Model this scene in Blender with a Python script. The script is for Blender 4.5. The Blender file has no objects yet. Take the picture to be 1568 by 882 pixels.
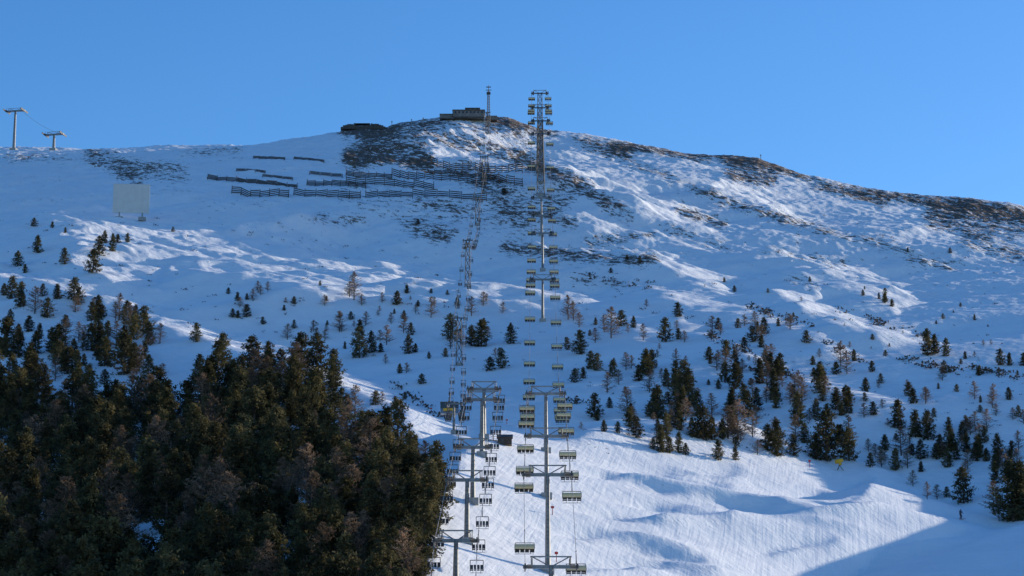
import bpy, math, random
import numpy as np
from mathutils import Vector
random.seed(5); rng=np.random.default_rng(7)
W2,H2=784.0,441.0; FP=3700.0
TH=math.atan(0.22); C,S=math.cos(TH),math.sin(TH)
AZ=math.radians(60); EL=math.radians(13.0)      # sun: right of and beyond the mountain
HX,HY=math.sin(AZ),math.cos(AZ)
scene=bpy.context.scene
COL=scene.collection

# ------------------------------------------------------------ terrain maths
def T_of_row(row):
    v=H2-row; return (FP*S+v*C)/(FP*C-v*S)
def row_of_T(T): return H2-FP*(T*C-S)/(C+T*S)
Yn=np.array([0,120,230,320,420,460,580,700,800,900,1000.])
zn=[-60,-30,2]
for y,r in [(320,880),(420,712),(460,648),(580,493),(700,352),(800,258),(900,213),(1000,180)]:
    zn.append(T_of_row(r)*y)
zn=np.array(zn)
Yd=np.arange(60,1001,2.0); zd=np.interp(Yd,Yn,zn)
k=np.exp(-np.linspace(-2.5,2.5,31)**2/2);k/=k.sum()
zp=np.pad(zd,15,mode='reflect',reflect_type='odd'); zd=np.convolve(zp,k,'valid')
zd[-1]=zn[-1]
rowd=row_of_T(zd/Yd)
Rx=np.array([-3000,-700,-100,0,60,130,250,380,450,520,528,560,592,600,650,690,745,780,812,850,880,950,1000,1050,1160,1200,1260,1320,1400,1480,1568,1700,2500,3300,5000])
Rr=np.array([300,250,225,224,226,228,223,222,212,203,195,192,195,191,182,177,177,181,192,200,203,214,225,235,241,257,280,292,303,308,323,335,400,470,480.])
xs_=np.arange(-3000,5001,4.0); Rd_=np.interp(xs_,Rx,Rr)
kk=np.exp(-np.linspace(-2.5,2.5,61)**2/2);kk/=kk.sum()
Rs_=np.convolve(np.pad(Rd_,30,mode='edge'),kk,'valid')
def sm(x): x=np.clip(x,0,1); return x*x*(3-2*x)
def z0(X,Y):
    Yc=np.clip(Y,60,1000.0)
    s=X/np.maximum(Y,60)
    T=np.full_like(s,0.22)
    for _ in range(3):
        px=np.clip(W2+FP*s/(C+T*S),-3000,5000)
        w=sm((Yc-860)/130)
        R=np.interp(px,xs_,Rs_)*(1-w)+np.interp(px,xs_,Rd_)*w
        rc=np.interp(Yc,Yd,rowd)
        f=(493-rc)/(493-180.)
        row=np.where(rc<493,493-f*(493-R),rc)
        T=T_of_row(row)
    z=T*Yc
    b=np.maximum(Y-1000,0)
    return np.where(Y>1000,np.maximum(z-0.0009*b*b-0.10*b,-60),z)
def specnoise(n,step,lo,hi,beta,seed,aniso=None):
    r=np.random.default_rng(seed).standard_normal((n,n)); F=np.fft.fft2(r)
    f=np.fft.fftfreq(n,step); fx,fy=np.meshgrid(f,f)
    if aniso:
        a,st=aniso; u=fx*math.cos(a)+fy*math.sin(a); v=-fx*math.sin(a)+fy*math.cos(a); kf=np.hypot(u*st,v)
    else: kf=np.hypot(fx,fy)
    kf[0,0]=1e9
    amp=kf**(-beta)*np.exp(-(kf*lo)**2)*(1-np.exp(-(kf*hi)**2))
    o=np.real(np.fft.ifft2(F*amp)); return o/o.std()
def samp(A,step,X,Y):
    n=A.shape[0]; fx=(X/step)%n; fy=(Y/step)%n
    i=np.floor(fx).astype(int); j=np.floor(fy).astype(int); a=fx-i; b=fy-j; i%=n; j%=n; i2=(i+1)%n; j2=(j+1)%n
    return A[j,i]*(1-a)*(1-b)+A[j,i2]*a*(1-b)+A[j2,i]*(1-a)*b+A[j2,i2]*a*b
N1=specnoise(1024,0.7,2.0,60,1.6,1)
N2=specnoise(1024,0.5,0.8,8,1.2,2)
N3=specnoise(1024,0.7,3.5,60,1.5,3,(math.radians(-42),2.6))
N4=specnoise(1024,0.7,1.5,14,1.2,9,(math.radians(-42),2.6))
NR=specnoise(1024,0.5,1.2,14,1.3,4,(math.radians(-42),2.0))
NW=specnoise(1024,0.7,4,40,1.5,21)
gx,gy=np.meshgrid(np.arange(-200,1800,3.0),np.arange(120,1100,3.0))
def pip(P):
    ins=np.zeros(gx.shape,bool); n=len(P)
    for i in range(n):
        x1,y1=P[i];x2,y2=P[(i+1)%n]
        if y1==y2: continue
        c=((y1>gy)!=(y2>gy))&(gx<(x2-x1)*(gy-y1)/(y2-y1)+x1); ins^=c
    return ins
def stroke(P,w):
    o=np.zeros(gx.shape,bool)
    for (x1,y1),(x2,y2) in zip(P[:-1],P[1:]):
        dx,dy=x2-x1,y2-y1; t=np.clip(((gx-x1)*dx+(gy-y1)*dy)/(dx*dx+dy*dy),0,1)
        o|=((gx-x1-t*dx)**2+(gy-y1-t*dy)**2)<w*w/4
    return o
L=np.zeros(gx.shape)  # wanted sunlit patches; the snow relief below is shaped to produce them
def add(m,v): L[m]=v
add(pip([(60,314),(170,326),(280,344),(400,354),(480,344),(530,358),(512,388),(570,405),(705,420),(700,442),(520,450),(400,430),(300,420),(220,375)]),1.15)
add(pip([(80,345),(150,350),(230,372),(270,405),(240,448),(185,445),(120,400)]),1.15)
for P,w,v in [
 ([(-60,412),(0,422),(100,444),(230,475),(330,512),(430,535),(530,582),(600,606),(670,648),(720,664)],22,1.15),
 ([(700,195),(760,205),(812,222)],22,1.2),([(655,213),(700,228),(760,240),(800,245)],16,1.1),
 ([(870,262),(960,300),(1030,325),(1100,340)],22,1.2),([(1110,288),(1170,305),(1230,335)],17,1.1),
 ([(990,385),(1060,410),(1110,432)],34,1.2),([(840,372),(920,388),(1000,392)],13,.7),
 ([(1190,385),(1290,412),(1380,440),(1395,462),(1375,478)],17,1.1),([(1290,440),(1385,462)],22,.7),([(1215,440),(1250,470),(1300,490),(1400,520),(1450,530)],17,1.1),
 ([(1120,528),(1200,560),(1300,600),(1380,622)],11,.8),([(1240,512),(1300,540)],13,.9),
 ([(720,432),(800,442),(860,452),(905,462)],22,1.1),([(870,325),(940,345),(1010,352)],12,.8),
 ([(980,425),(1060,455),(1130,470)],13,.8),([(1400,345),(1480,372),(1560,392)],9,.7),
 ([(880,232),(920,240)],12,.9),([(880,208),(920,214)],9,.9),([(560,235),(640,262)],8,.5),([(300,455),(380,470)],8,.4),
 ([(1050,490),(1100,520)],10,.7),([(940,480),(1010,520)],10,.6),([(1130,480),(1240,505)],9,.6)]:
    add(stroke(P,w),v)
add(stroke([(535,377),(600,376),(660,384),(705,394)],26),-.3)  # wanted shade band, put into the relief shape
add(pip([(868,680),(1000,690),(1100,703),(1200,706),(1280,718),(1380,733),(1415,760),(1470,776),(1550,798),(1480,825),(1340,860),(1260,905),(1150,1100),(600,1100),(680,740),(760,655),(800,655)]),1.35)
for P,w,v in [([(1135,768),(1230,774),(1330,764)],20,-.1),([(1255,736),(1330,752)],7,.3),([(925,745),(1050,755),(1125,766)],9,.0),([(935,792),(1020,797),(1110,798)],10,.0),([(885,828),(1000,835),(1080,843)],12,.1),([(900,868),(1010,863),(1095,876)],10,.1),([(1180,845),(1275,838)],9,.1),([(1180,800),(1310,812)],6,.2),([(980,722),(1130,728)],5,.4)]:
    add(stroke(P,w),v)  # shadow bands across the piste, likewise made by relief shape
def blur(A,s):
    r=int(3*s); kx=np.exp(-np.arange(-r,r+1)**2/(2*s*s)); kx/=kx.sum()
    A=np.apply_along_axis(lambda a:np.convolve(np.pad(a,r,mode='edge'),kx,'valid'),1,A)
    return np.apply_along_axis(lambda a:np.convolve(np.pad(a,r,mode='edge'),kx,'valid'),0,A)
L=blur(L,1.0)
def imsamp(A,px,row):
    fx=np.clip((px+200)/3,0,A.shape[1]-1.01); fy=np.clip((row-120)/3,0,A.shape[0]-1.01)
    i=fx.astype(int);j=fy.astype(int);a=fx-i;b=fy-j
    return A[j,i]*(1-a)*(1-b)+A[j,i+1]*a*(1-b)+A[j+1,i]*(1-a)*b+A[j+1,i+1]*a*b
def proj(X,Y,Z):
    d=Y*C+Z*S; return W2+FP*X/d, H2-FP*(Z*C-Y*S)/d
ST=0.8; gX=np.arange(-330,400,ST); gY=np.arange(200,1120,ST)
GX,GY=np.meshgrid(gX,gY); Z0=z0(GX,GY)
dzy,dzx=np.gradient(Z0,ST)
dh=dzx*HX+dzy*HY
tanE=math.tan(EL)
up=sm((GY-560)/200)
edge=sm((GX+330)/40)*sm((400-GX)/40)*sm((GY-200)/30)*sm((1010-GY)/40)
fx=np.fft.fftfreq(len(gX),ST)*2*np.pi; fy=np.fft.fftfreq(len(gY),ST)*2*np.pi
KX,KY=np.meshgrid(fx,fy); kh=KX*HX+KY*HY; kp=-KX*HY+KY*HX
n3=samp(N3,.7,GX,GY); n4=samp(N4,.7,GX,GY); nw=samp(NW,.7,GX,GY); nw2=samp(NW,.7,GX+211,GY+97)
Dm=np.zeros_like(Z0)
for it in range(4):
    PX,PR=proj(GX,GY,Z0+Dm); mid=sm((GY-470)/80)
    LL=imsamp(L,PX+nw*(3+9*mid),PR+nw2*(1+4*mid)); LL=np.where((PX<-190)|(PX>1790),0.3,LL)
    LL=LL*(1-.45*np.clip(n4,-.4,1.6)*(.1+.9*mid))
    right=sm((PX-820)/150)*sm((560-PR)/120)
    LL=LL+up*(.15+.7*right)*np.clip(n3-.9,0,1.2)*.8
    tgt=LL*(-0.15)+(1-LL)*(tanE+0.025)+0.04*n4*up  # slope tipped to the sun in lit patches, past grazing in shade
    F=np.fft.fft2((tgt-dh)*edge)
    Dm=np.real(np.fft.ifft2(F*np.conj(1j*kh)/(kh**2+(1/62.)**2+0.03*kp**2)))  # added relief, solved only for its light and shade pattern
    Dm*=sm((1005-GY)/50)*sm((GY-200)/30)
print("relief",Dm.min(),Dm.max(),Dm.std())
def zt(X,Y):
    X=np.asarray(X,float);Y=np.asarray(Y,float)
    z=z0(X,Y)
    fx=(X-gX[0])/ST; fy=(Y-gY[0])/ST
    ok=(fx>0)&(fx<len(gX)-1.01)&(fy>0)&(fy<len(gY)-1.01)
    fx=np.clip(fx,0,len(gX)-1.01);fy=np.clip(fy,0,len(gY)-1.01)
    i=fx.astype(int);j=fy.astype(int);a=fx-i;b=fy-j
    d=Dm[j,i]*(1-a)*(1-b)+Dm[j,i+1]*a*(1-b)+Dm[j+1,i]*(1-a)*b+Dm[j+1,i+1]*a*b
    z=z+np.where(ok,d,0)
    u=sm((Y-520)/300)
    z=z+samp(N2,.5,X,Y)*(0.02+0.09*u)+samp(N1,.7,X,Y)*(0.05+0.19*u)
    return z
Rk=np.zeros(gx.shape)
def rk(P,w,v): 
    global Rk
    m=stroke(P,w); Rk[m]=np.maximum(Rk[m],v)
for P,w,v in [([(140,238),(220,262),(280,268)],30,.48),([(10,240),(100,240)],14,.42),([(280,232),(370,234)],14,.45),([(180,270),(215,275)],18,.65),
 ([(525,200),(600,200)],20,.85),([(600,192),(690,184)],14,.7),([(540,240),(600,230),(650,250)],38,.66),([(620,205),(700,215),(800,240)],30,.48),([(540,300),(700,330),(800,340)],50,.28),
 ([(750,180),(850,202)],16,.8),([(690,185),(820,215)],14,.48),([(750,280),(800,330),(860,300)],44,.52),([(790,240),(900,290),(960,330)],26,.55),
 ([(880,213),(960,230)],16,.6),([(942,221),(1060,238)],12,.85),([(1060,238),(1170,245),(1260,284),(1330,297),(1470,311),(1580,328)],16,.8),
 ([(900,225),(1000,262),(1120,310),(1250,350)],16,.52),([(1120,262),(1180,272)],30,.58),([(1040,320),(1110,345)],16,.62),([(1430,335),(1560,345)],40,.54),([(1480,370),(1568,390)],30,.42),
 ([(1290,290),(1350,310)],18,.62),([(1090,240),(1160,246)],12,.8),([(770,378),(830,385),(930,395),(1000,400)],22,.58),([(880,430),(980,440)],18,.5),([(480,330),(560,340)],18,.42),
 ([(620,345),(680,360)],30,.45),([(640,305),(700,320)],20,.48),([(900,370),(1000,360)],14,.44),([(1170,380),(1300,405)],10,.6),([(1210,430),(1250,440)],12,.52),([(1200,340),(1300,360),(1420,400)],14,.45),
 ([(1000,440),(1060,455)],12,.52),([(1290,478),(1420,520)],8,.4),([(560,215),(640,230)],24,.58),([(840,330),(880,345)],18,.5),([(700,262),(800,300)],40,.4),([(1400,400),(1470,410)],20,.52),([(1020,350),(1120,380)],14,.42)]:
    rk(P,w,v)
Rk=blur(Rk,2.0)
# ------------------------------------------------------------ materials
def mat(name,col,rough=.7,metal=0,noise=0,scale=3,bump=0):
    m=bpy.data.materials.new(name); m.use_nodes=True; nt=m.node_tree; b=nt.nodes['Principled BSDF']
    b.inputs['Base Color'].default_value=(*col,1); b.inputs['Roughness'].default_value=rough; b.inputs['Metallic'].default_value=metal
    if noise:
        t=nt.nodes.new('ShaderNodeTexCoord'); n=nt.nodes.new('ShaderNodeTexNoise'); n.inputs['Scale'].default_value=scale; n.inputs['Detail'].default_value=3
        r=nt.nodes.new('ShaderNodeValToRGB'); r.color_ramp.elements[0].position=.3; r.color_ramp.elements[1].position=.7
        r.color_ramp.elements[0].color=(*[c*(1-noise) for c in col],1); r.color_ramp.elements[1].color=(*[min(1,c*(1+noise)) for c in col],1)
        nt.links.new(t.outputs['Object'],n.inputs['Vector']); nt.links.new(n.outputs['Fac'],r.inputs['Fac']); nt.links.new(r.outputs['Color'],b.inputs['Base Color'])
    return m
def snowmat():
    m=bpy.data.materials.new('snow_and_rock'); m.use_nodes=True; nt=m.node_tree; N=nt.nodes; Lk=nt.links; b=N['Principled BSDF']
    geo=N.new('ShaderNodeNewGeometry'); at=N.new('ShaderNodeAttribute'); at.attribute_name='rock'
    def noise(sc,det,mapping=None,rough=.6):
        n=N.new('ShaderNodeTexNoise'); n.inputs['Scale'].default_value=sc; n.inputs['Detail'].default_value=det; n.inputs['Roughness'].default_value=rough
        Lk.new(mapping.outputs[0] if mapping else geo.outputs['Position'],n.inputs['Vector']); return n
    def mapping(rz,sc,src):
        a=N.new('ShaderNodeMapping'); a.inputs['Rotation'].default_value=(0,0,math.radians(rz)); Lk.new(src,a.inputs['Vector'])
        c=N.new('ShaderNodeMapping'); c.inputs['Scale'].default_value=sc; Lk.new(a.outputs[0],c.inputs['Vector']); return c
    mp=mapping(42,(.45,1,1),geo.outputs['Position'])
    n1=noise(.55,6,mp,.78); n2=noise(1.8,2)
    def math_(op,a,b_,c=None):
        x=N.new('ShaderNodeMath'); x.operation=op
        for i,v in enumerate((a,b_,c)):
            if v is None: continue
            if hasattr(v,'name'): Lk.new(v,x.inputs[i])
            else: x.inputs[i].default_value=v
        return x.outputs[0]
    a=math_('MULTIPLY_ADD',at.outputs['Fac'],.38,n1.outputs['Fac'])
    a=math_('MULTIPLY_ADD',n2.outputs['Fac'],.20,a)
    mr=N.new('ShaderNodeMapRange'); mr.inputs['From Min'].default_value=.80; mr.inputs['From Max'].default_value=.87; Lk.new(a,mr.inputs['Value'])
    rc=N.new('ShaderNodeValToRGB'); rc.color_ramp.elements[0].position=.3; rc.color_ramp.elements[1].position=.75
    rc.color_ramp.elements[0].color=(.055,.042,.034,1); rc.color_ramp.elements[1].color=(.25,.17,.115,1)
    n4=noise(.8,4); Lk.new(n4.outputs['Fac'],rc.inputs['Fac'])
    sc=N.new('ShaderNodeValToRGB'); sc.color_ramp.elements[0].position=.3; sc.color_ramp.elements[1].position=.7
    sc.color_ramp.elements[0].color=(.87,.87,.88,1); sc.color_ramp.elements[1].color=(.95,.945,.94,1)
    n5=noise(.12,3); Lk.new(n5.outputs['Fac'],sc.inputs['Fac'])
    mx=N.new('ShaderNodeMix'); mx.data_type='RGBA'; Lk.new(mr.outputs['Result'],mx.inputs['Factor']); Lk.new(sc.outputs['Color'],mx.inputs['A']); Lk.new(rc.outputs['Color'],mx.inputs['B'])
    Lk.new(mx.outputs['Result'],b.inputs['Base Color']); b.inputs['Roughness'].default_value=.75; b.inputs['Specular IOR Level'].default_value=.2
    n6=noise(.7,5,mp,.68); bp=N.new('ShaderNodeBump'); bp.inputs['Strength'].default_value=.7; bp.inputs['Distance'].default_value=.5
    ap=N.new('ShaderNodeAttribute'); ap.attribute_name='piste'
    m2=mapping(8,(1.6,.05,.05),geo.outputs['Position']); n7=noise(1,3,m2,.6)
    hw=math_('MULTIPLY',n7.outputs['Fac'],ap.outputs['Fac'])
    pm=math_('MULTIPLY_ADD',ap.outputs['Fac'],-.5,1.0)
    h6=math_('MULTIPLY',n6.outputs['Fac'],pm)
    hs_=math_('MULTIPLY_ADD',hw,.26,h6)
    Lk.new(hs_,bp.inputs['Height'])
    Lk.new(bp.outputs['Normal'],b.inputs['Normal'])
    return m
def foliage(name,c1,c2,scale):
    m=bpy.data.materials.new(name); m.use_nodes=True; nt=m.node_tree; N=nt.nodes; Lk=nt.links; b=N['Principled BSDF']
    t=N.new('ShaderNodeTexCoord'); n=N.new('ShaderNodeTexNoise'); n.inputs['Scale'].default_value=scale; n.inputs['Detail'].default_value=1
    oi=N.new('ShaderNodeObjectInfo'); va=N.new('ShaderNodeVectorMath'); va.operation='ADD'; cm=N.new('ShaderNodeCombineXYZ')
    ml=N.new('ShaderNodeMath'); ml.operation='MULTIPLY'; ml.inputs[1].default_value=40; Lk.new(oi.outputs['Random'],ml.inputs[0]); Lk.new(ml.outputs[0],cm.inputs[0])
    Lk.new(t.outputs['Object'],va.inputs[0]); Lk.new(cm.outputs[0],va.inputs[1]); Lk.new(va.outputs[0],n.inputs['Vector'])
    r=N.new('ShaderNodeValToRGB'); r.color_ramp.elements[0].position=.35; r.color_ramp.elements[1].position=.68; r.color_ramp.elements[0].color=(*c1,1); r.color_ramp.elements[1].color=(*c2,1)
    Lk.new(n.outputs['Fac'],r.inputs['Fac'])
    hs=N.new('ShaderNodeHueSaturation'); mr=N.new('ShaderNodeMapRange'); mr.inputs['To Min'].default_value=.6; mr.inputs['To Max'].default_value=1.45; Lk.new(oi.outputs['Random'],mr.inputs['Value']); Lk.new(mr.outputs[0],hs.inputs['Value']); Lk.new(r.outputs['Color'],hs.inputs['Color'])
    Lk.new(hs.outputs['Color'],b.inputs['Base Color']); b.inputs['Roughness'].default_value=.8; b.inputs['Specular IOR Level'].default_value=.15
    tr=N.new('ShaderNodeBsdfTranslucent'); Lk.new(hs.outputs['Color'],tr.inputs['Color']); ms=N.new('ShaderNodeMixShader'); ms.inputs[0].default_value=.35
    Lk.new(b.outputs[0],ms.inputs[1]); Lk.new(tr.outputs[0],ms.inputs[2]); Lk.new(ms.outputs[0],N['Material Output'].inputs['Surface'])
    return m
M_snow=snowmat()
M_fol=foliage('pine_needles',(.038,.040,.020),(.150,.120,.05),4.0)
M_lar=foliage('larch_twigs',(.16,.108,.07),(.30,.20,.135),4.0)
M_bark=mat('bark',(.09,.065,.05),.9,0,.4,20)
M_steel=mat('galvanised_steel',(.24,.24,.24),.55,.3,.25,2)
M_dark=mat('dark_metal',(.07,.065,.06),.6,.2,.3,4)
M_cable=mat('cable_steel',(.30,.29,.28),.5,.3,.1,1)
M_seat=mat('chair_upholstery',(.05,.055,.06),.7,0,.3,5)
M_yel=mat('bubble_polycarbonate_amber',(.86,.61,.31),.3,0,.10,3)
M_wood=mat('weathered_wood',(.07,.052,.04),.85,0,.4,4)
M_wall=mat('render_wall',(.20,.18,.165),.85,0,.25,.8)
M_roof=mat('roof_sheet',(.10,.09,.09),.7,0,.3,1.5)
M_win=mat('window_glass',(.03,.04,.05),.1,0,.1,2)
M_board=mat('board_panel',(.68,.65,.60),.7,0,.06,.5)
M_conc=mat('concrete',(.35,.34,.32),.9,0,.25,3)
M_red=mat('red_padding',(.5,.05,.04),.7,0,.2,3)
M_orange=mat('yellow_paint',(.80,.42,.02),.5,0,.15,3)
M_blue=mat('cabin_blue',(.10,.16,.24),.4,0,.15,2)
# ------------------------------------------------------------ mesh builder
class MB:
    def __init__(s): s.v=[];s.f=[];s.m=[]
    def box(s,c,d,mi=0,R=None,taper=1.0):
        n=len(s.v); hx,hy,hz=d[0]/2,d[1]/2,d[2]/2
        for sz in(-1,1):
            t=taper if sz>0 else 1
            for sx,sy in((-1,-1),(1,-1),(1,1),(-1,1)):
                p=[sx*hx*t,sy*hy*t,sz*hz]
                if R is not None: p=list(R@np.array(p))
                s.v.append((p[0]+c[0],p[1]+c[1],p[2]+c[2]))
        for q in((0,3,2,1),(4,5,6,7),(0,1,5,4),(1,2,6,5),(2,3,7,6),(3,0,4,7)): s.f.append(tuple(n+i for i in q)); s.m.append(mi)
    def tube(s,pts,rad,k=6,mi=0,caps=True):
        pts=[np.array(p,float) for p in pts]
        if not hasattr(rad,'__len__'): rad=[rad]*len(pts)
        n=len(s.v)
        for i,p in enumerate(pts):
            d=pts[min(i+1,len(pts)-1)]-pts[max(i-1,0)]; d/=np.linalg.norm(d)+1e-9
            a=np.cross(d,[0,0,1.]) if abs(d[2])<.95 else np.cross(d,[1.,0,0]); a/=np.linalg.norm(a); b=np.cross(d,a)
            for j in range(k):
                t=2*math.pi*j/k; q=p+rad[i]*(a*math.cos(t)+b*math.sin(t)); s.v.append(tuple(q))
        for i in range(len(pts)-1):
            for j in range(k): s.f.append((n+i*k+j,n+i*k+(j+1)%k,n+(i+1)*k+(j+1)%k,n+(i+1)*k+j)); s.m.append(mi)
        if caps: s.f.append(tuple(n+j for j in range(k))[::-1]); s.m.append(mi); e=n+(len(pts)-1)*k; s.f.append(tuple(e+j for j in range(k))); s.m.append(mi)
    def mesh(s,name,mats):
        me=bpy.data.meshes.new(name); me.from_pydata([tuple(map(float,p)) for p in s.v],[],s.f)
        for m in mats: me.materials.append(m)
        me.polygons.foreach_set('material_index',s.m); me.update(); return me
def rotx(a): c,s=math.cos(a),math.sin(a); return np.array([[1,0,0],[0,c,-s],[0,s,c]])
def obj(name,me,loc=(0,0,0),rz=0,sc=1,parent=None):
    o=bpy.data.objects.new(name,me); o.location=loc; o.rotation_euler=(0,0,rz); o.scale=(sc,)*3 if not hasattr(sc,'__len__') else sc
    COL.objects.link(o); 
    if parent: o.parent=parent
    return o
# ------------------------------------------------------------ terrain mesh
cols=np.concatenate([np.linspace(-3000,-120,50,endpoint=False),np.arange(-120,1690,2.2),np.linspace(1690,5000,60)])
rows=np.concatenate([np.linspace(-50,215,25,endpoint=False),np.arange(215,420,.75),np.arange(420,700,.95),np.arange(700,1008,1.2),np.linspace(1010,1100,20),np.linspace(1120,4000,30)])
sv=(cols-W2)/FP/ (C)*(C*(C+.22*S))
XX=sv[None,:]*np.maximum(rows,260)[:,None]*1.0; YY=np.repeat(rows[:,None],len(cols),1)
ZZ=zt(XX,YY)
PX,PR=proj(XX,np.maximum(YY,60),ZZ)
rock=imsamp(Rk,PX,PR)*(YY>560)*(YY<1060)
hill=sm((YY-560)/120)*(YY<1200)
rock=np.clip(rock+0.16*hill+0.06*(samp(N1,.7,XX,YY)),0,1)*hill
rough=samp(NR,.5,XX,YY)*rock*0.4*sm((YY-560)/150)*(1-.6*sm((YY-960)/30))
ZZ=ZZ+rough
piste=np.clip(imsamp(L,PX,PR)*(PR>660)*(PX>640),0,1)*(YY<560)
nr,nc=XX.shape
V=np.stack([XX,YY,ZZ],-1).reshape(-1,3)
idx=np.arange(nr*nc).reshape(nr,nc)
Q=np.stack([idx[:-1,:-1],idx[:-1,1:],idx[1:,1:],idx[1:,:-1]],-1).reshape(-1,4)
me=bpy.data.meshes.new('snowy_mountain_terrain'); me.vertices.add(len(V)); me.vertices.foreach_set('co',V.ravel().astype(np.float32))
me.loops.add(Q.size); me.loops.foreach_set('vertex_index',Q.ravel().astype(np.int32)); me.polygons.add(len(Q))
me.polygons.foreach_set('loop_start',np.arange(0,Q.size,4,dtype=np.int32)); me.update(calc_edges=True)
me.polygons.foreach_set('use_smooth',np.ones(len(Q),bool))
for nm,A in(('rock',rock),('piste',piste)):
    a=me.attributes.new(nm,'FLOAT','POINT'); a.data.foreach_set('value',A.ravel().astype(np.float32))
me.materials.append(M_snow); obj('snowy_mountain_terrain',me)
# ------------------------------------------------------------ ground lookup
def ground(px,row):
    Ys=np.arange(225,1040,.8)
    X=(px-W2)/FP*Ys*(C+T_of_row(row)*S)
    Z=zt(X,Ys); _,r=proj(X,Ys,Z)
    h=np.where(r<=row)[0]
    i=h[0] if len(h) else int(np.argmin(r))
    return float(X[i]),float(Ys[i]),float(Z[i])
def at(px,Y,row=None):
    T=.2
    for _ in range(3):
        X=(px-W2)/FP*Y*(C+T*S); Z=float(zt(X,Y)); T=Z/Y
    return X,Y,Z
# ------------------------------------------------------------ trees
def pine_mesh(seed,fat):
    r=np.random.default_rng(seed); b=MB()
    lean=r.normal(0,.012,2)
    zs=np.linspace(-.06,.97,7); b.tube([(lean[0]*z,lean[1]*z,z) for z in zs],[.024*(1-.93*max(z,0)) for z in zs],6,0)
    nl=80; ph=r.uniform(0,6.28,4); pw=r.uniform(.5,.75)
    for i in range(nl):
        t=(i+r.random())/nl; z=.05+.93*t
        an=i*2.4+r.normal(0,.5)
        prof=(min(1,.6+2.2*t) if t<.2 else 1)*(1-t)**pw*1.02
        rad=fat*prof*(.80+.22*math.sin(3*an+ph[0])*math.sin(9*t+ph[1])+.12*math.sin(2*an+ph[2])*math.sin(17*t+ph[3])+r.normal(0,.13))+.016
        rad=max(rad,.02)
        up=r.uniform(-.05,.35)+.35*t
        dirv=np.array([math.cos(an),math.sin(an),up]); p0=np.array([0,0,z-.03]); p1=p0+dirv*rad
        b.tube([p0,(p0+p1)/2+[0,0,-.008],p1],[.006,.004,.0015],3,0,False)
        nclump=2+int(7*rad/fat)
        for c in range(nclump):
            q=p0+(p1-p0)*r.uniform(.3,1.05)+r.normal(0,.016,3)
            for kx in range(6):
                cc=q+r.normal(0,.019,3); a=r.normal(0,1,3); a/=np.linalg.norm(a); d=r.normal(0,1,3); d[2]+=.3; d-=a*d.dot(a); d/=np.linalg.norm(d)
                w=r.uniform(.008,.016); l=r.uniform(.015,.034); n=len(b.v)
                b.v+= [tuple(cc-a*w-d*l*.5),tuple(cc+a*w-d*l*.4),tuple(cc+a*w*.5+d*l),tuple(cc-a*w*.4+d*l*.8)]; b.f.append((n,n+1,n+2,n+3)); b.m.append(1)
    return b.mesh('pine_%d'%seed,[M_bark,M_fol])
def larch_mesh(seed):
    r=np.random.default_rng(seed); b=MB()
    zs=np.linspace(-.05,1,8); b.tube([(r.normal(0,.004),r.normal(0,.004),z) for z in zs],[.022*(1-.93*max(z,0)) for z in zs],5,0)
    nl=80
    for i in range(nl):
        t=(i+r.random())/nl; z=.10+.87*t; an=r.uniform(0,6.28); rad=.36*(1-t)**.6*r.uniform(.6,1.1)+.02
        p0=np.array([0,0,z]); p1=p0+np.array([math.cos(an),math.sin(an),r.uniform(.1,.6)])*rad
        b.tube([p0,p1],[.006,.002],3,0,False)
        for c in range(20):
            q=p0+(p1-p0)*r.uniform(.2,1); d=r.normal(0,1,3); d/=np.linalg.norm(d); e=q+d*r.uniform(.025,.07)
            a=np.cross(d,r.normal(0,1,3)); a/=np.linalg.norm(a); a*=.0055; n=len(b.v)
            b.v+=[tuple(q-a),tuple(q+a),tuple(e)]; b.f.append((n,n+1,n+2)); b.m.append(1)
    return b.mesh('larch_%d'%seed,[M_bark,M_lar])
PINES=[pine_mesh(10+i,[.28,.32,.36,.27,.40,.31,.34,.24][i]) for i in range(8)]
LARCH=[larch_mesh(40+i) for i in range(4)]
def tree(px,row,hpx,kind='p',parent=None,name=None):
    X,Y,Z=ground(px,row); h=hpx*Y/FP*1.08
    me=random.choice(PINES if kind=='p' else LARCH)
    sx=random.uniform(1.0,1.3)*(1.2 if hpx<26 else 1)
    nm=name or ('pine_tree' if kind=='p' else 'bare_larch_tree')
    return obj(nm,me,(X,Y,Z-.02*h),random.uniform(0,6.28),(h*sx,h*sx,h),parent)
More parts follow.
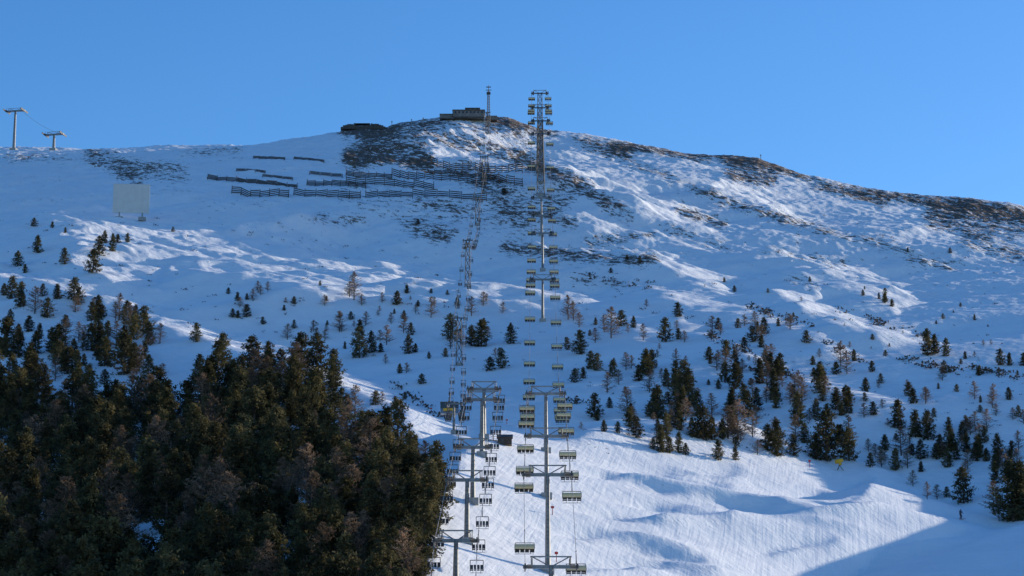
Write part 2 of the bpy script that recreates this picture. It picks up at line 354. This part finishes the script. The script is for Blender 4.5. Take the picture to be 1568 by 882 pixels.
TL="""52 348 14,80 349 10,57 388 28,98 405 26,27 408 24,38 418 14,142 418 38,152 392 30,172 385 28,195 372 15,265 355 8,100 357 9,160 373 20,180 372 14,
65 455 20,120 468 28,150 487 36,182 492 42 l,207 492 26,222 497 18,8 545 60,28 548 46,88 548 52,60 520 25,45 578 48,120 600 45,190 575 64,160 562 46,245 525 30 l,300 525 30,140 492 30,36 470 16 l,
100 500 18,128 520 22 l,205 560 35,230 530 22 l,15 500 26,395 448 18 l,410 447 16 l,356 487 14,378 487 20,364 487 12,378 460 10,450 468 12,500 462 8,520 487 9,542 460 44 l,535 455 24 l,490 438 8,
585 465 16 l,608 468 22,660 487 32 l,520 510 32 l,537 490 13,550 549 48,568 541 34,592 528 30 l,618 510 30 l,625 542 30,636 540 14,690 520 40,737 531 42,722 530 32,705 528 24 l,782 527 32,767 565 32,750 568 22,
722 485 30 l,640 470 10,485 585 75,460 572 62,510 592 58,340 560 50,410 575 52,430 580 46,575 620 22,585 618 18 l,605 625 18,620 612 12,700 470 14,660 450 8,685 452 8,
870 490 38 l,878 492 30 l,936 518 48 l,970 502 18,985 522 26 l,1019 524 38,1048 525 18 l,888 543 38,868 536 20,912 498 12,905 566 28,880 586 22,893 580 18,911 640 38,925 662 18,946 664 18,960 640 46 l,974 671 34,
990 576 38,967 565 20 l,1007 642 52,1040 694 32,1050 697 18,1020 592 28,1033 592 26,1055 600 36,1077 676 52,1060 670 30,1130 674 60 l,1115 672 50 l,1100 705 32,1126 705 22,1145 640 40,1190 700 56,1176 690 40,1222 652 52,
1256 602 44,1266 706 78,1300 706 50,1250 705 40,1188 613 24,1130 572 18,1086 551 20,1100 596 15,1157 560 16 l,1170 512 26,1100 505 18,1140 500 18 l,1192 500 12,1210 505 24 l,1235 526 20,1180 572 32,1195 574 34,1159 630 36,
1308 553 18,1345 595 10 l,1300 624 30,1280 630 28,1375 657 44,1402 672 42,1421 676 46,1323 640 22 l,1455 692 40,1440 700 32,1500 702 26,1528 716 28,1476 772 55,1420 545 42,1432 542 30,1449 546 28,1446 572 20,1478 550 12,
1532 560 26,1546 560 20,1500 575 15,1506 530 10 l,1552 800 92,1566 796 88,1522 788 50 l,1372 722 34,1333 716 22,1350 716 26 l,1390 718 30 l,1355 465 16,1346 458 10,1366 470 12,1455 388 9,1012 694 40,1000 690 18,1025 694 24,
1245 560 14,1160 508 16,1112 545 24,1128 548 20 l,1140 535 18,1050 560 14 l,940 560 12,1232 680 30,1215 700 34,1160 696 22 l,1060 615 14,1250 640 30,1266 640 20,1355 690 24,1340 700 20 l,1410 705 30,1430 640 14,1418 610 16 l,
1398 745 24 l,1420 765 26 l,1435 765 22 l,1450 762 16,1480 655 16,1465 600 12,1568 560 20,1560 640 18,1550 700 24,990 470 12 l,1010 680 30,1530 800 36 l,960 398 8,980 402 10,1240 432 8,1390 386 7,772 300 12,640 345 10,
1380 700 44 l,1300 680 40 l,1210 620 34 l,1090 640 36 l,1035 560 26 l,930 600 30 l,770 480 18 l,740 470 22 l,560 500 22 l,440 520 24 l,480 510 18 l,1500 680 30 l,1540 730 34 l"""
for it in TL.replace('\n','').split(','):
    p=it.split(); 
    tree(float(p[0]),float(p[1]),float(p[2]),p[3] if len(p)>3 else 'p')
grp=obj('distant_tree_scatter',None)
def region_scatter(poly,n,h0,h1,pl,parent,mind=6):
    xs=[p[0] for p in poly]; ys=[p[1] for p in poly]; pts=[]; tries=0
    while len(pts)<n and tries<n*60:
        tries+=1
        x=random.uniform(min(xs),max(xs)); y=random.uniform(min(ys),max(ys)); ins=False
        for i in range(len(poly)):
            x1,y1=poly[i];x2,y2=poly[(i+1)%len(poly)]
            if (y1>y)!=(y2>y) and x<(x2-x1)*(y-y1)/(y2-y1)+x1: ins=not ins
        if not ins: continue
        if any((x-a)**2+((y-b)*1.6)**2<mind**2 for a,b in pts): continue
        pts.append((x,y))
    for x,y in pts:
        tree(x,y,random.uniform(h0,h1),'l' if random.random()<pl else 'p',parent,'tree')
region_scatter([(860,490),(1180,480),(1300,560),(1568,600),(1568,700),(1400,720),(880,660)],115,8,28,.5,grp,8)
region_scatter([(960,560),(1300,560),(1300,700),(960,670)],70,16,42,.45,grp,7)
region_scatter([(330,440),(780,450),(780,560),(640,590),(520,540),(330,500)],44,6,20,.55,grp,9)
region_scatter([(0,440),(120,460),(280,530),(240,600),(0,600)],60,16,44,.3,grp,8)
region_scatter([(860,400),(1300,440),(1568,480),(1568,600),(1300,540)],34,4,11,.5,grp,9)
region_scatter([(1300,690),(1568,640),(1568,740),(1480,760),(1390,725)],36,16,34,.45,grp,8)
forest=obj('pine_forest',None)
outline=[(-120,585),(0,585),(60,600),(110,620),(160,640),(215,636),(250,610),(290,590),(330,570),(400,580),(460,590),(520,612),(560,662),(600,680),(650,712),(690,765),(672,820),(645,880),(630,1010),(-120,1010)]
def fill(poly,hf,parent):
    pts=[]; y=min(p[1] for p in poly)
    while y<max(p[1] for p in poly):
        x=-120+random.uniform(0,20)
        while x<700:
            xx=x+random.uniform(-9,9); yy=y+random.uniform(-7,7); ins=False
            for i in range(len(poly)):
                x1,y1=poly[i];x2,y2=poly[(i+1)%len(poly)]
                if (y1>yy)!=(y2>yy) and xx<(x2-x1)*(yy-y1)/(y2-y1)+x1: ins=not ins
            gap=any(((xx-a)/ra)**2+((yy-b)/rb)**2<1 for a,b,ra,rb in [(225,850,38,46),(430,875,26,40),(285,625,26,22),(10,740,18,34),(165,615,30,20),(525,665,36,16),(415,790,14,22)])
            if ins and not gap: pts.append((xx,yy))
            x+=26
        y+=14
    for x,y in pts:
        hp=random.choice([random.uniform(.5,.8),random.uniform(.8,1.25)])*hf(y)
        tree(x,y,hp,'l' if random.random()<.17 else 'p',parent,'tree')
    return len(pts)
print('forest',fill(outline,lambda y:60+(y-600)*.12,forest))
sb=MB(); rr=np.random.default_rng(3)
def shrub(px,row,sz):
    X,Y,Z=ground(px,row); 
    for k in range(14):
        c=np.array([X,Y,Z])+rr.normal(0,1,3)*[sz*.6,sz*.6,sz*.22]+[0,0,sz*.15]; a=rr.normal(0,1,3); a/=np.linalg.norm(a); d=rr.normal(0,1,3); d-=a*d.dot(a); d/=np.linalg.norm(d)
        w=sz*.22; n=len(sb.v); sb.v+=[tuple(c-a*w-d*w),tuple(c+a*w-d*w),tuple(c+d*w*1.2)]; sb.f.append((n,n+1,n+2)); sb.m.append(0)
for i in range(560):
    px=random.uniform(0,1568); row=random.uniform(330,700)
    if 440<row and 680<px<880 and row>560: continue
    if px<700 and row>520: continue
    shrub(px,row,random.uniform(.25,.8)*(1 if row<500 else .7))
for (x1,y1,x2,y2,n) in [(1140,470,1240,500,34),(1080,515,1150,540,26),(1380,550,1480,575,30),(1480,565,1568,580,26),(1280,475,1430,520,16),(900,425,1000,440,18),(1150,570,1230,580,24),(860,610,900,620,8),(1250,520,1330,560,18),(600,590,680,640,20),(1330,490,1430,520,10)]:
    for i in range(n):
        t=random.random(); shrub(x1+(x2-x1)*t+random.uniform(-5,5),y1+(y2-y1)*t+random.uniform(-5,5),random.uniform(.6,1.5))
obj('alpine_shrubs',sb.mesh('alpine_shrubs',[M_bark]))
# ------------------------------------------------------------ lifts
def pylon_mesh(h,g,sl=1.0,lattice=False):
    b=MB(); 
    b.box((0,0,.1),(1.6*sl,1.6*sl,1.0),2)
    if lattice:
        w0,w1=(1.25,.75) if sl>.8 else (.7,.45); n=max(3,int(h/2.4)); q=1 if sl>.8 else .7
        for sx,sy in((-1,-1),(1,-1),(1,1),(-1,1)): b.tube([(sx*w0,sy*w0,-.5),(sx*w1,sy*w1,h)],.13*q,4,1)
        for i in range(n):
            za,zb_=h*i/n,h*(i+1)/n; wa=w0+(w1-w0)*i/n; wb=w0+(w1-w0)*(i+1)/n
            for sy in(-1,1):
                b.tube([(-wa,sy*wa,za),(wb,sy*wb,zb_)],.07*q,3,1); b.tube([(wa,sy*wa,za),(-wb,sy*wb,zb_)],.07*q,3,1); b.tube([(-wb,sy*wb,zb_),(wb,sy*wb,zb_)],.08*q,3,1)
                b.tube([(sy*wa,-wa,za),(sy*wb,wb,zb_)],.07*q,3,1); b.tube([(sy*wb,-wb,zb_),(sy*wb,wb,zb_)],.08*q,3,1)
    else: b.tube([(0,0,0),(0,0,h*.5),(0,0,h+.2)],[.40*sl,.33*sl,.25*sl],10,0)
    b.box((0,0,h),(g+.5,.38*sl,.42*sl),0)
    if sl>.8: b.box((0,0,h+1.2),(g*.8,.16,.16),0)
    for sx in(-1,1):
        if sl>.8:
            b.tube([(sx*.2,0,h+.1),(sx*g*.38,0,h+1.25)],.07,4,0); 
            b.tube([(sx*g*.38,0,h+.15),(sx*g*.38,0,h+1.2)],.06,4,0)
        x=sx*g/2
        b.box((x,0,h-.28),(.14,4.2*sl,.22),1)
        for k in range(8): 
            y=(-1.9+k*.54)*sl; b.tube([(x-.09,y,h-.02),(x+.09,y,h-.02)],.24*sl,10,1)
        if sl>.8:
            b.box((x-sx*.55,0,h+.02),(.6,4.4,.06),1)
            for yy in(-2.1,0,2.1): b.tube([(x-sx*.85,yy,h),(x-sx*.85,yy,h+1.0)],.03,4,1)
            b.tube([(x-sx*.85,-2.1,h+1.0),(x-sx*.85,2.1,h+1.0)],.03,4,1)
    if not lattice:
        for sx in(-.18,.18): b.tube([(sx,-.55,.5),(sx,-.45,h)],.025,4,1)
        for k in range(int(h/.5)): b.tube([(-.18,-.55+.1*k*.5/h,.6+k*.5),(.18,-.55+.1*k*.5/h,.6+k*.5)],.018,4,1)
    return b.mesh('chairlift_pylon',[M_steel,M_dark,M_conc])
def chair_mesh(w,amber=True,drop=1.0):
    b=MB(); q=drop
    b.tube([(0,0,0),(0,.12,-.9*q),(0,.35,-1.6*q),(0,.1,-2.2*q)],[.05,.05,.05,.05],6,1)
    b.box((0,0,-.02),(.12,.5,.14),1)
    z0_=-2.2*q+2.2
    def zz(z): return z+z0_
    b.tube([(-w/2,.1,zz(-2.2)),(w/2,.1,zz(-2.2))],.05,6,1)
    for sx in(-1,1):
        x=sx*w/2; b.tube([(x,.1,zz(-2.2)),(x,.32,zz(-2.8)),(x,.25,zz(-3.35)),(x,-.35,zz(-3.4))],.045,5,1)
        b.tube([(x,.0,zz(-2.85)),(x*.98,-.5,zz(-2.85))],.04,5,1)
    ns=4
    for i in range(ns):
        cx=-w/2+w*(i+.5)/ns; sw=w/ns-.08
        b.box((cx,-.08,zz(-3.32)),(sw,.5,.10),0); b.box((cx,.27,zz(-3.0)),(sw,.10,.5),0,rotx(.18))
    b.tube([(-w/2,-.5,zz(-3.6)),(w/2,-.5,zz(-3.6))],.03,5,1)
    for sx in(-.3,.3): b.tube([(sx*w,-.45,zz(-2.85)),(sx*w,-.5,zz(-3.6))],.025,4,1)
    if amber:
        n0=len(b.v); K=9; zc=-2.95
        for side in(0,1):
            for i in range(K):
                a=math.radians(-95+i*190/(K-1)); rr_=1-.05*side
                for x in(-w/2-.05,w/2+.05): b.v.append((x,.0+rr_*math.sin(a)*.55,zz(zc)+rr_*math.cos(a)*.6))
        for side in(0,1):
            o=n0+side*K*2
            for i in range(K-1): b.f.append((o+2*i,o+2*i+1,o+2*i+3,o+2*i+2)); b.m.append(2)
        for sx in(-1,1):
            for i in range(0,K-1):
                a1=math.radians(-95+i*190/(K-1)); a2=math.radians(-95+(i+1)*190/(K-1)); x=sx*(w/2+.06)
                b.tube([(x,math.sin(a1)*.55,zz(zc)+math.cos(a1)*.6),(x,math.sin(a2)*.55,zz(zc)+math.cos(a2)*.6)],.03,3,1)
    return b.mesh('chairlift_chair',[M_seat,M_dark,M_yel])
def lift(pyls,g,chair_me,spacing,cr=.035,sl=1.0,lat=99):
    heads=[]; lastY=0
    for i,(px,brow,crow) in enumerate(pyls):
        if brow>900: X,Yg,Z=at(px,brow-900+0.0); h=max(T_of_row(crow)*Yg-Z,4)
        else:
            X,Yg,Z=ground(px,brow)
            if Yg<lastY+4: X,Yg,Z=at(px,lastY+8)
            h=max(T_of_row(crow)*Yg-Z,4.)
        lastY=Yg
        heads.append((X,Yg,Z+h))
        obj('chairlift_pylon',pylon_mesh(h,g,sl,i>=lat),(X,Yg,Z))
    for sx in(-1,1):
        b=MB()
        for (x1,y1,z1),(x2,y2,z2) in zip(heads[:-1],heads[1:]):
            Ls=math.hypot(y2-y1,z2-z1); sag=.0003*Ls*Ls; n=9; pts=[]
            for k in range(n):
                t=k/(n-1); pts.append((x1+(x2-x1)*t+sx*g/2,y1+(y2-y1)*t,z1+(z2-z1)*t-sag*4*t*(1-t)+.26))
            b.tube(pts,cr,5,0)
        obj('chairlift_cable',b.mesh('chairlift_cable',[M_cable]))
        nxt=spacing*(.2 if sx>0 else .5); acc=0
        for (x1,y1,z1),(x2,y2,z2) in zip(heads[:-1],heads[1:]):
            Ls=math.hypot(y2-y1,z2-z1); sag=.0003*Ls*Ls
            while nxt<acc+Ls:
                t=(nxt-acc)/Ls
                obj('chairlift_chair',chair_me,(x1+(x2-x1)*t+sx*g/2,y1+(y2-y1)*t,z1+(z2-z1)*t-sag*4*t*(1-t)+.2),math.pi if sx>0 else 0)
                nxt+=spacing*random.uniform(.96,1.04)
            acc+=Ls
    return heads
CH6=chair_mesh(2.3,True,.7); CH4=chair_mesh(1.5,False,.5); CH2=chair_mesh(.9,False,.5)
lift([(844,1185,868),(839,876,727),(837,762,668),(836,692,603),(831,493,428),(831,415,357),(830,388,330),(829,362,303),(828,300,205),(828,282,185),(827,266,165),(827,254,143)],6.1,CH6,20,lat=8)
lift([(678,1125,1010),(698,896,828),(715,832,735),(724,770,685),(738,700,612),(741,672,596)],5.0,CH4,9)
lift([(695,665,618),(703,560,487),(716,440,368),(731,345,300),(741,296,240),(746,205,172)],2.3,CH2,14,cr=.045,sl=.6,lat=1)
def cabin_mesh():
    b=MB(); b.box((0,0,-3.2),(3.2,2.2,.9),0); b.box((0,0,-2.25),(3.1,2.1,1.0),1); b.box((0,0,-1.65),(3.3,2.3,.18),2)
    for x in(-1.57,-.52,.52,1.57):
        for y in(-1.07,1.07): b.box((x,y,-2.25),(.12,.12,1.0),2)
    b.tube([(0,0,-1.6),(0,0,-.8),(0,.3,0)],.09,6,2); b.box((0,0,0),(.3,1.6,.25),2); b.box((0,-1.15,-3.0),(2.2,.06,.5),3)
    return b.mesh('gondola_cabin',[M_blue,M_win,M_dark,M_orange])
X,Y,Z=at(688,430); obj('gondola_cabin',cabin_mesh(),(X,Y,T_of_row(612)*Y+1.0))
hp=[]
for px,row,crow in [(21,222,170),(82,226,206)]:
    X,Y,Z=at(px,985); h=T_of_row(crow)*Y-Z; hp.append((X,Y,Z+h)); obj('chairlift_pylon',pylon_mesh(h,8.0,1.7),(X,Y,Z),math.radians(-12))
b=MB()
p=[tuple(np.array(hp[0])*(1-t)+np.array(hp[1])*t-np.array([0,0,1.2*4*t*(1-t)])) for t in np.linspace(0,1,9)]
b.tube([(q[0]+2.5,q[1],q[2]+.3) for q in p],.05,4,0); obj('chairlift_cable',b.mesh('c',[M_cable]))
# ------------------------------------------------------------ avalanche fences
def fence(p1,p2,hpx=12,solid=False):
    X1,Y1,Z1=ground(*p1); X2,Y2,Z2=ground(*p2)
    Y1=min(Y1,960);Y2=min(Y2,960)
    if abs(Y1-Y2)>45: Y2=Y1+45*np.sign(Y2-Y1)
    X1=at(p1[0],Y1)[0]; X2=at(p2[0],Y2)[0]
    Ld=math.hypot(X2-X1,Y2-Y1); n=max(2,int(Ld/3.9)); h=hpx*Y1/FP; b=MB(); ox,oy,oz=X1,Y1,float(zt(X1,Y1))
    ze=float(zt(X2,Y2))
    def P(t,dy=0):
        x=X1+(X2-X1)*t; y=Y1+(Y2-Y1)*t; z=float(zt(x,y))
        if solid: z=.25*z+.75*(oz+(ze-oz)*t)
        return np.array([x-ox,y-oy+dy,z-oz])
    for i in range(n+1):
        a=P(i/n); b.tube([a-[0,0,.9],a+[0,.5,h]],.12,5,0); b.tube([a+[0,-1.6,-.6],a+[0,.35,h*.75]],.08,4,0)
    for i in range(n):
        a=P((i+.06)/n); c=P((i+.94)/n); nr_=4 if not solid else 5
        jz=random.uniform(-.25,.25)*(.4 if solid else 1); bury=random.uniform(0,.7)*(not solid)
        for k in range(nr_):
            u=(k+.8)/(nr_+.3)*h; q1=a+[0,.5*u/h-.12,u+jz-bury]; q2=c+[0,.5*u/h-.12,u-jz-bury]
            b.tube([q1,q2],.17 if not solid else h/14,4,0)
    obj('avalanche_fence',b.mesh('avalanche_fence',[M_wood]),(ox,oy,oz))
for a,c,h,s in [((318,274),(362,278),9,0),((355,296),(442,302),13,0),((450,299),(552,304),13,0),((560,302),(632,304),12,0),((632,298),(745,308),14,0),
 ((362,278),(455,288),8,0),((470,284),(560,290),10,0),((530,282),(664,290),13,0),((530,268),(600,274),10,0),((600,270),(742,284),14,0),((740,276),(800,286),15,0),((660,252),(800,268),14,0),((655,266),(760,276),9,0),
 ((388,243),(436,245),5,1),((362,262),(406,265),5,1),((450,244),(496,249),5,1),((402,271),(448,276),5,1),((474,267),(524,272),6,1)]:
    fence(a,c,h,s)
# ------------------------------------------------------------ summit station, walls, mast
X,Y,Z=at(716,985); sc=Y/FP
zb=T_of_row(178)*Y-.9
b=MB(); b.box((2*sc,0,1.0),(50*sc,8,2.6),0); b.box((2*sc,0,2.42),(52*sc,9,.25),1); b.box((8*sc,0,3.0),(22*sc,6,.9),0); b.box((8*sc,0,3.55),(24*sc,7,.22),1)
b.box((-34*sc,.5,.3),(20*sc,5,1.8),0); b.box((-34*sc,.5,1.28),(21*sc,5.6,.18),1); b.box((38*sc,.8,.0),(18*sc,4,1.7),0); b.box((-10*sc,1,2.9),(1.2,1.2,1.0),1)
for i in range(8): b.box((-19*sc+i*6*sc,-4.01,1.5),(2.6*sc,.12,.8),2)
for i in range(3): b.box((0+i*8*sc,-3.02,3.0),(4*sc,.1,.5),2)
obj('summit_station_building',b.mesh('s',[M_wall,M_roof,M_win]),(X,Y,zb))
b=MB(); X,Y,Z=at(748,980); H=(T_of_row(124)-T_of_row(180))*Y+3
for sx,sy in((-.7,-.7),(.7,-.7),(.7,.7),(-.7,.7)): b.tube([(sx,sy,0),(sx*.5,sy*.5,H*.85)],.14,4,0)
for k in range(14):
    u=k/14; w=.7*(1-.5*u); z=H*.85*u; z2=H*.85*(k+1)/14; w2=.7*(1-.5*(k+1)/14)
    b.tube([(-w,-w,z),(w2,-w2,z2)],.08,3,0); b.tube([(w,w,z),(-w2,w2,z2)],.08,3,0); b.box((0,-w,z),(2*w,.1,.1),0); b.box((0,w,z),(2*w,.1,.1),0)
b.tube([(0,0,H*.8),(0,0,H)],[.2,.1],5,0); b.box((0,0,H*.95),(2.0,.35,.35),0); b.box((0,-.3,H*.8),(1.7,.5,1.0),0); b.tube([(-1.2,0,H*.88),(1.2,0,H*.88)],.16,5,0)
obj('antenna_mast',b.mesh('m',[M_dark]),(X,Y,Z-1))
# low dry-stone shelter with uneven wall top
b=MB(); X,Y,Z=at(558,985); sc=Y/FP; rs=np.random.default_rng(8)
for i in range(22):
    x=(-36+i*3.4)*sc; hh=1.5+.5*math.sin(i*.5)+rs.uniform(-.25,.25)-max(0,abs(i-11)-7)*.18
    b.box((x,rs.uniform(-.2,.2),hh/2-.3),(3.3*sc,2.4+rs.uniform(-.4,.4),hh+.4),0,None,.92)
b.box((-4*sc,.2,1.95),(26*sc,2.8,.28),1)
obj('stone_shelter',b.mesh('m',[mat('dark_stone',(.10,.085,.075),.9,0,.4,1.5),M_roof]),(X,Y,T_of_row(197)*Y))
for px,row in[(630,184),(648,182),(600,192),(1165,241),(676,179)]:
    X,Y,Z=at(px,985); b=MB(); b.tube([(0,0,-.5),(0,0,2.4)],[.16,.12],6,0); b.box((0,0,2.3),(.5,.3,.6),0); obj('ridge_marker_post',b.mesh('p',[M_conc]),(X,Y,Z))
# billboard
X,Y,Z=ground(200,336); sc=Y/FP; b=MB(); hb=46*sc; z1=10*sc
b.box((0,0,z1+hb/2),(56*sc,.25,hb),0)
for x in(-28*sc,28*sc): b.box((x,0,z1+hb/2),(.25,.35,hb+.3),1)
for z in(z1,z1+hb): b.box((0,0,z),(56*sc-.3,.32,.25),1)
for k in range(1,4): b.box((0,.22,z1+hb*k/4),(56*sc-.4,.18,.18),1)
for x in(-18*sc,18*sc): b.box((x,.05,z1/2-.5),(.45,.45,z1+1.2),2); b.box((x,0,.1),(12*sc,1.6,1.0),2); b.tube([(x,2.8,-.2),(x,.3,z1+hb*.7)],.12,5,2)
obj('avalanche_information_board',b.mesh('b',[M_board,M_board,M_conc]),(X,Y,Z),math.radians(6))
# hut
X,Y,Z=ground(773,681); b=MB(); b.box((0,0,.7),(2.6,2.2,1.4),0)
n=len(b.v); b.v+=[(-1.5,-1.3,1.35),(1.5,-1.3,1.35),(1.5,1.3,1.35),(-1.5,1.3,1.35),(-1.5,0,2.0),(1.5,0,2.0)]; b.f+=[(n,n+1,n+5,n+4),(n+2,n+3,n+4,n+5),(n,n+4,n+3),(n+1,n+2,n+5),(n,n+3,n+2,n+1)]; b.m+=[1]*5
b.box((-.5,-1.12,.6),(.7,.06,1.2),2); obj('wooden_hut',b.mesh('h',[M_wood,M_roof,M_dark]),(X,Y,Z-.1),0,.85)
X,Y,Z=ground(1283,716); b=MB()
for a in(0,2.1,4.2): b.tube([(0,0,1.0),(math.cos(a)*.8,math.sin(a)*.8,0)],.06,5,1)
b.tube([(0,0,.9),(0,0,1.5)],.10,6,1); b.tube([(-.7,-.3,1.6),(-.3,-.15,1.7),(.6,.25,2.0)],[.35,.42,.34],12,0); b.box((.2,.1,1.25),(.5,.4,.4),0)
obj('snow_cannon',b.mesh('g',[M_orange,M_dark]),(X,Y-2,float(zt(X,Y-2))))
def pole(px,row,hpx,m=M_red):
    X,Y,Z=ground(px,row); h=hpx*Y/FP; b=MB(); b.tube([(0,0,-.3),(0,0,h)],[.06,.05],6,0); b.box((0,0,h*.85),(.45,.06,h*.25),0); obj('piste_marker_pole',b.mesh('p',[m]),(X,Y,Z))
for a in[(1240,716,12),(878,700,8),(846,790,14),(852,862,16),(1470,770,8),(776,650,8),(660,632,8)]: pole(*a)
def skier(px,row,jc,pc,rz):
    X,Y,Z=ground(px,row); e=obj('skier',None,(X,Y,Z),rz)
    J=[(0,0,.93),(0,.02,1.15),(0,-.03,1.40),(0,-.07,1.50),(0,-.10,1.62),(0,-.11,1.72),
       (.19,-.03,1.41),(.27,-.12,1.16),(.24,-.34,1.02),(.23,-.42,1.0),(-.19,-.03,1.41),(-.27,-.12,1.16),(-.24,-.34,1.02),(-.23,-.42,1.0),
       (.11,0,.88),(.14,-.14,.50),(.14,.02,.12),(.14,-.12,.06),(-.11,0,.88),(-.14,-.14,.50),(-.14,.02,.12),(-.14,-.12,.06)]
    E=[(0,1),(1,2),(2,3),(3,4),(4,5),(2,6),(6,7),(7,8),(8,9),(2,10),(10,11),(11,12),(12,13),(0,14),(14,15),(15,16),(16,17),(0,18),(18,19),(19,20),(20,21)]
    Rr_=[.17,.16,.17,.07,.11,.09,.09,.07,.055,.05,.09,.07,.055,.05,.12,.09,.08,.07,.12,.09,.08,.07]
    me=bpy.data.meshes.new('body'); me.from_pydata(J,E,[]); o=bpy.data.objects.new('body',me); COL.objects.link(o); o.parent=e
    me.materials.append(jc)
    mo=o.modifiers.new('s','SKIN'); 
    for i,r in enumerate(Rr_): me.skin_vertices[0].data[i].radius=(r,r)
    me.skin_vertices[0].data[0].use_root=True
    o.modifiers.new('u','SUBSURF').levels=1
    b=MB()
    for x in(-.14,.14): b.box((x,-.1,.02),(.09,1.7,.03),0); b.tube([(x,-.95,.03),(x,-1.08,.12)],.03,4,0)
    for x in(-.26,.26): b.tube([(x*.9,-.42,1.05),(x*1.6,-.1,0)],.012,4,0)
    obj('skis_and_poles',b.mesh('k',[pc]),parent=e)
skier(1471,796,M_seat,M_red,.6)
# ------------------------------------------------------------ light, sky, camera
w=bpy.data.worlds.new('World'); scene.world=w; w.use_nodes=True; nt=w.node_tree; bg=nt.nodes['Background']
sky=nt.nodes.new('ShaderNodeTexSky'); sky.sky_type='NISHITA'; sky.sun_disc=False; sky.sun_elevation=EL; sky.sun_rotation=AZ
sky.altitude=1500; sky.air_density=1.1; sky.dust_density=1.2; sky.ozone_density=3.6
hs=nt.nodes.new('ShaderNodeHueSaturation'); hs.inputs['Saturation'].default_value=1.16; hs.inputs['Hue'].default_value=.505
gm=nt.nodes.new('ShaderNodeGamma'); gm.inputs['Gamma'].default_value=1.08
nt.links.new(sky.outputs[0],gm.inputs['Color']); nt.links.new(gm.outputs[0],hs.inputs['Color']); nt.links.new(hs.outputs[0],bg.inputs['Color']); bg.inputs['Strength'].default_value=.19
sd=bpy.data.lights.new('sun','SUN'); sd.energy=5; sd.angle=math.radians(.5); sd.color=(1,.90,.74); so=bpy.data.objects.new('sun',sd); COL.objects.link(so)
sv_=Vector((math.cos(EL)*HX,math.cos(EL)*HY,math.sin(EL))); so.rotation_euler=sv_.to_track_quat('Z','Y').to_euler()
cam=bpy.data.cameras.new('camera'); cam.sensor_width=36; cam.lens=36*FP/1568; cam.clip_end=20000; cam.clip_start=1
co=bpy.data.objects.new('camera',cam); COL.objects.link(co); co.location=(0,0,0); co.rotation_euler=(math.pi/2+TH,0,0); scene.camera=co
scene.view_settings.view_transform='Standard'; scene.view_settings.look='None'; scene.view_settings.exposure=0
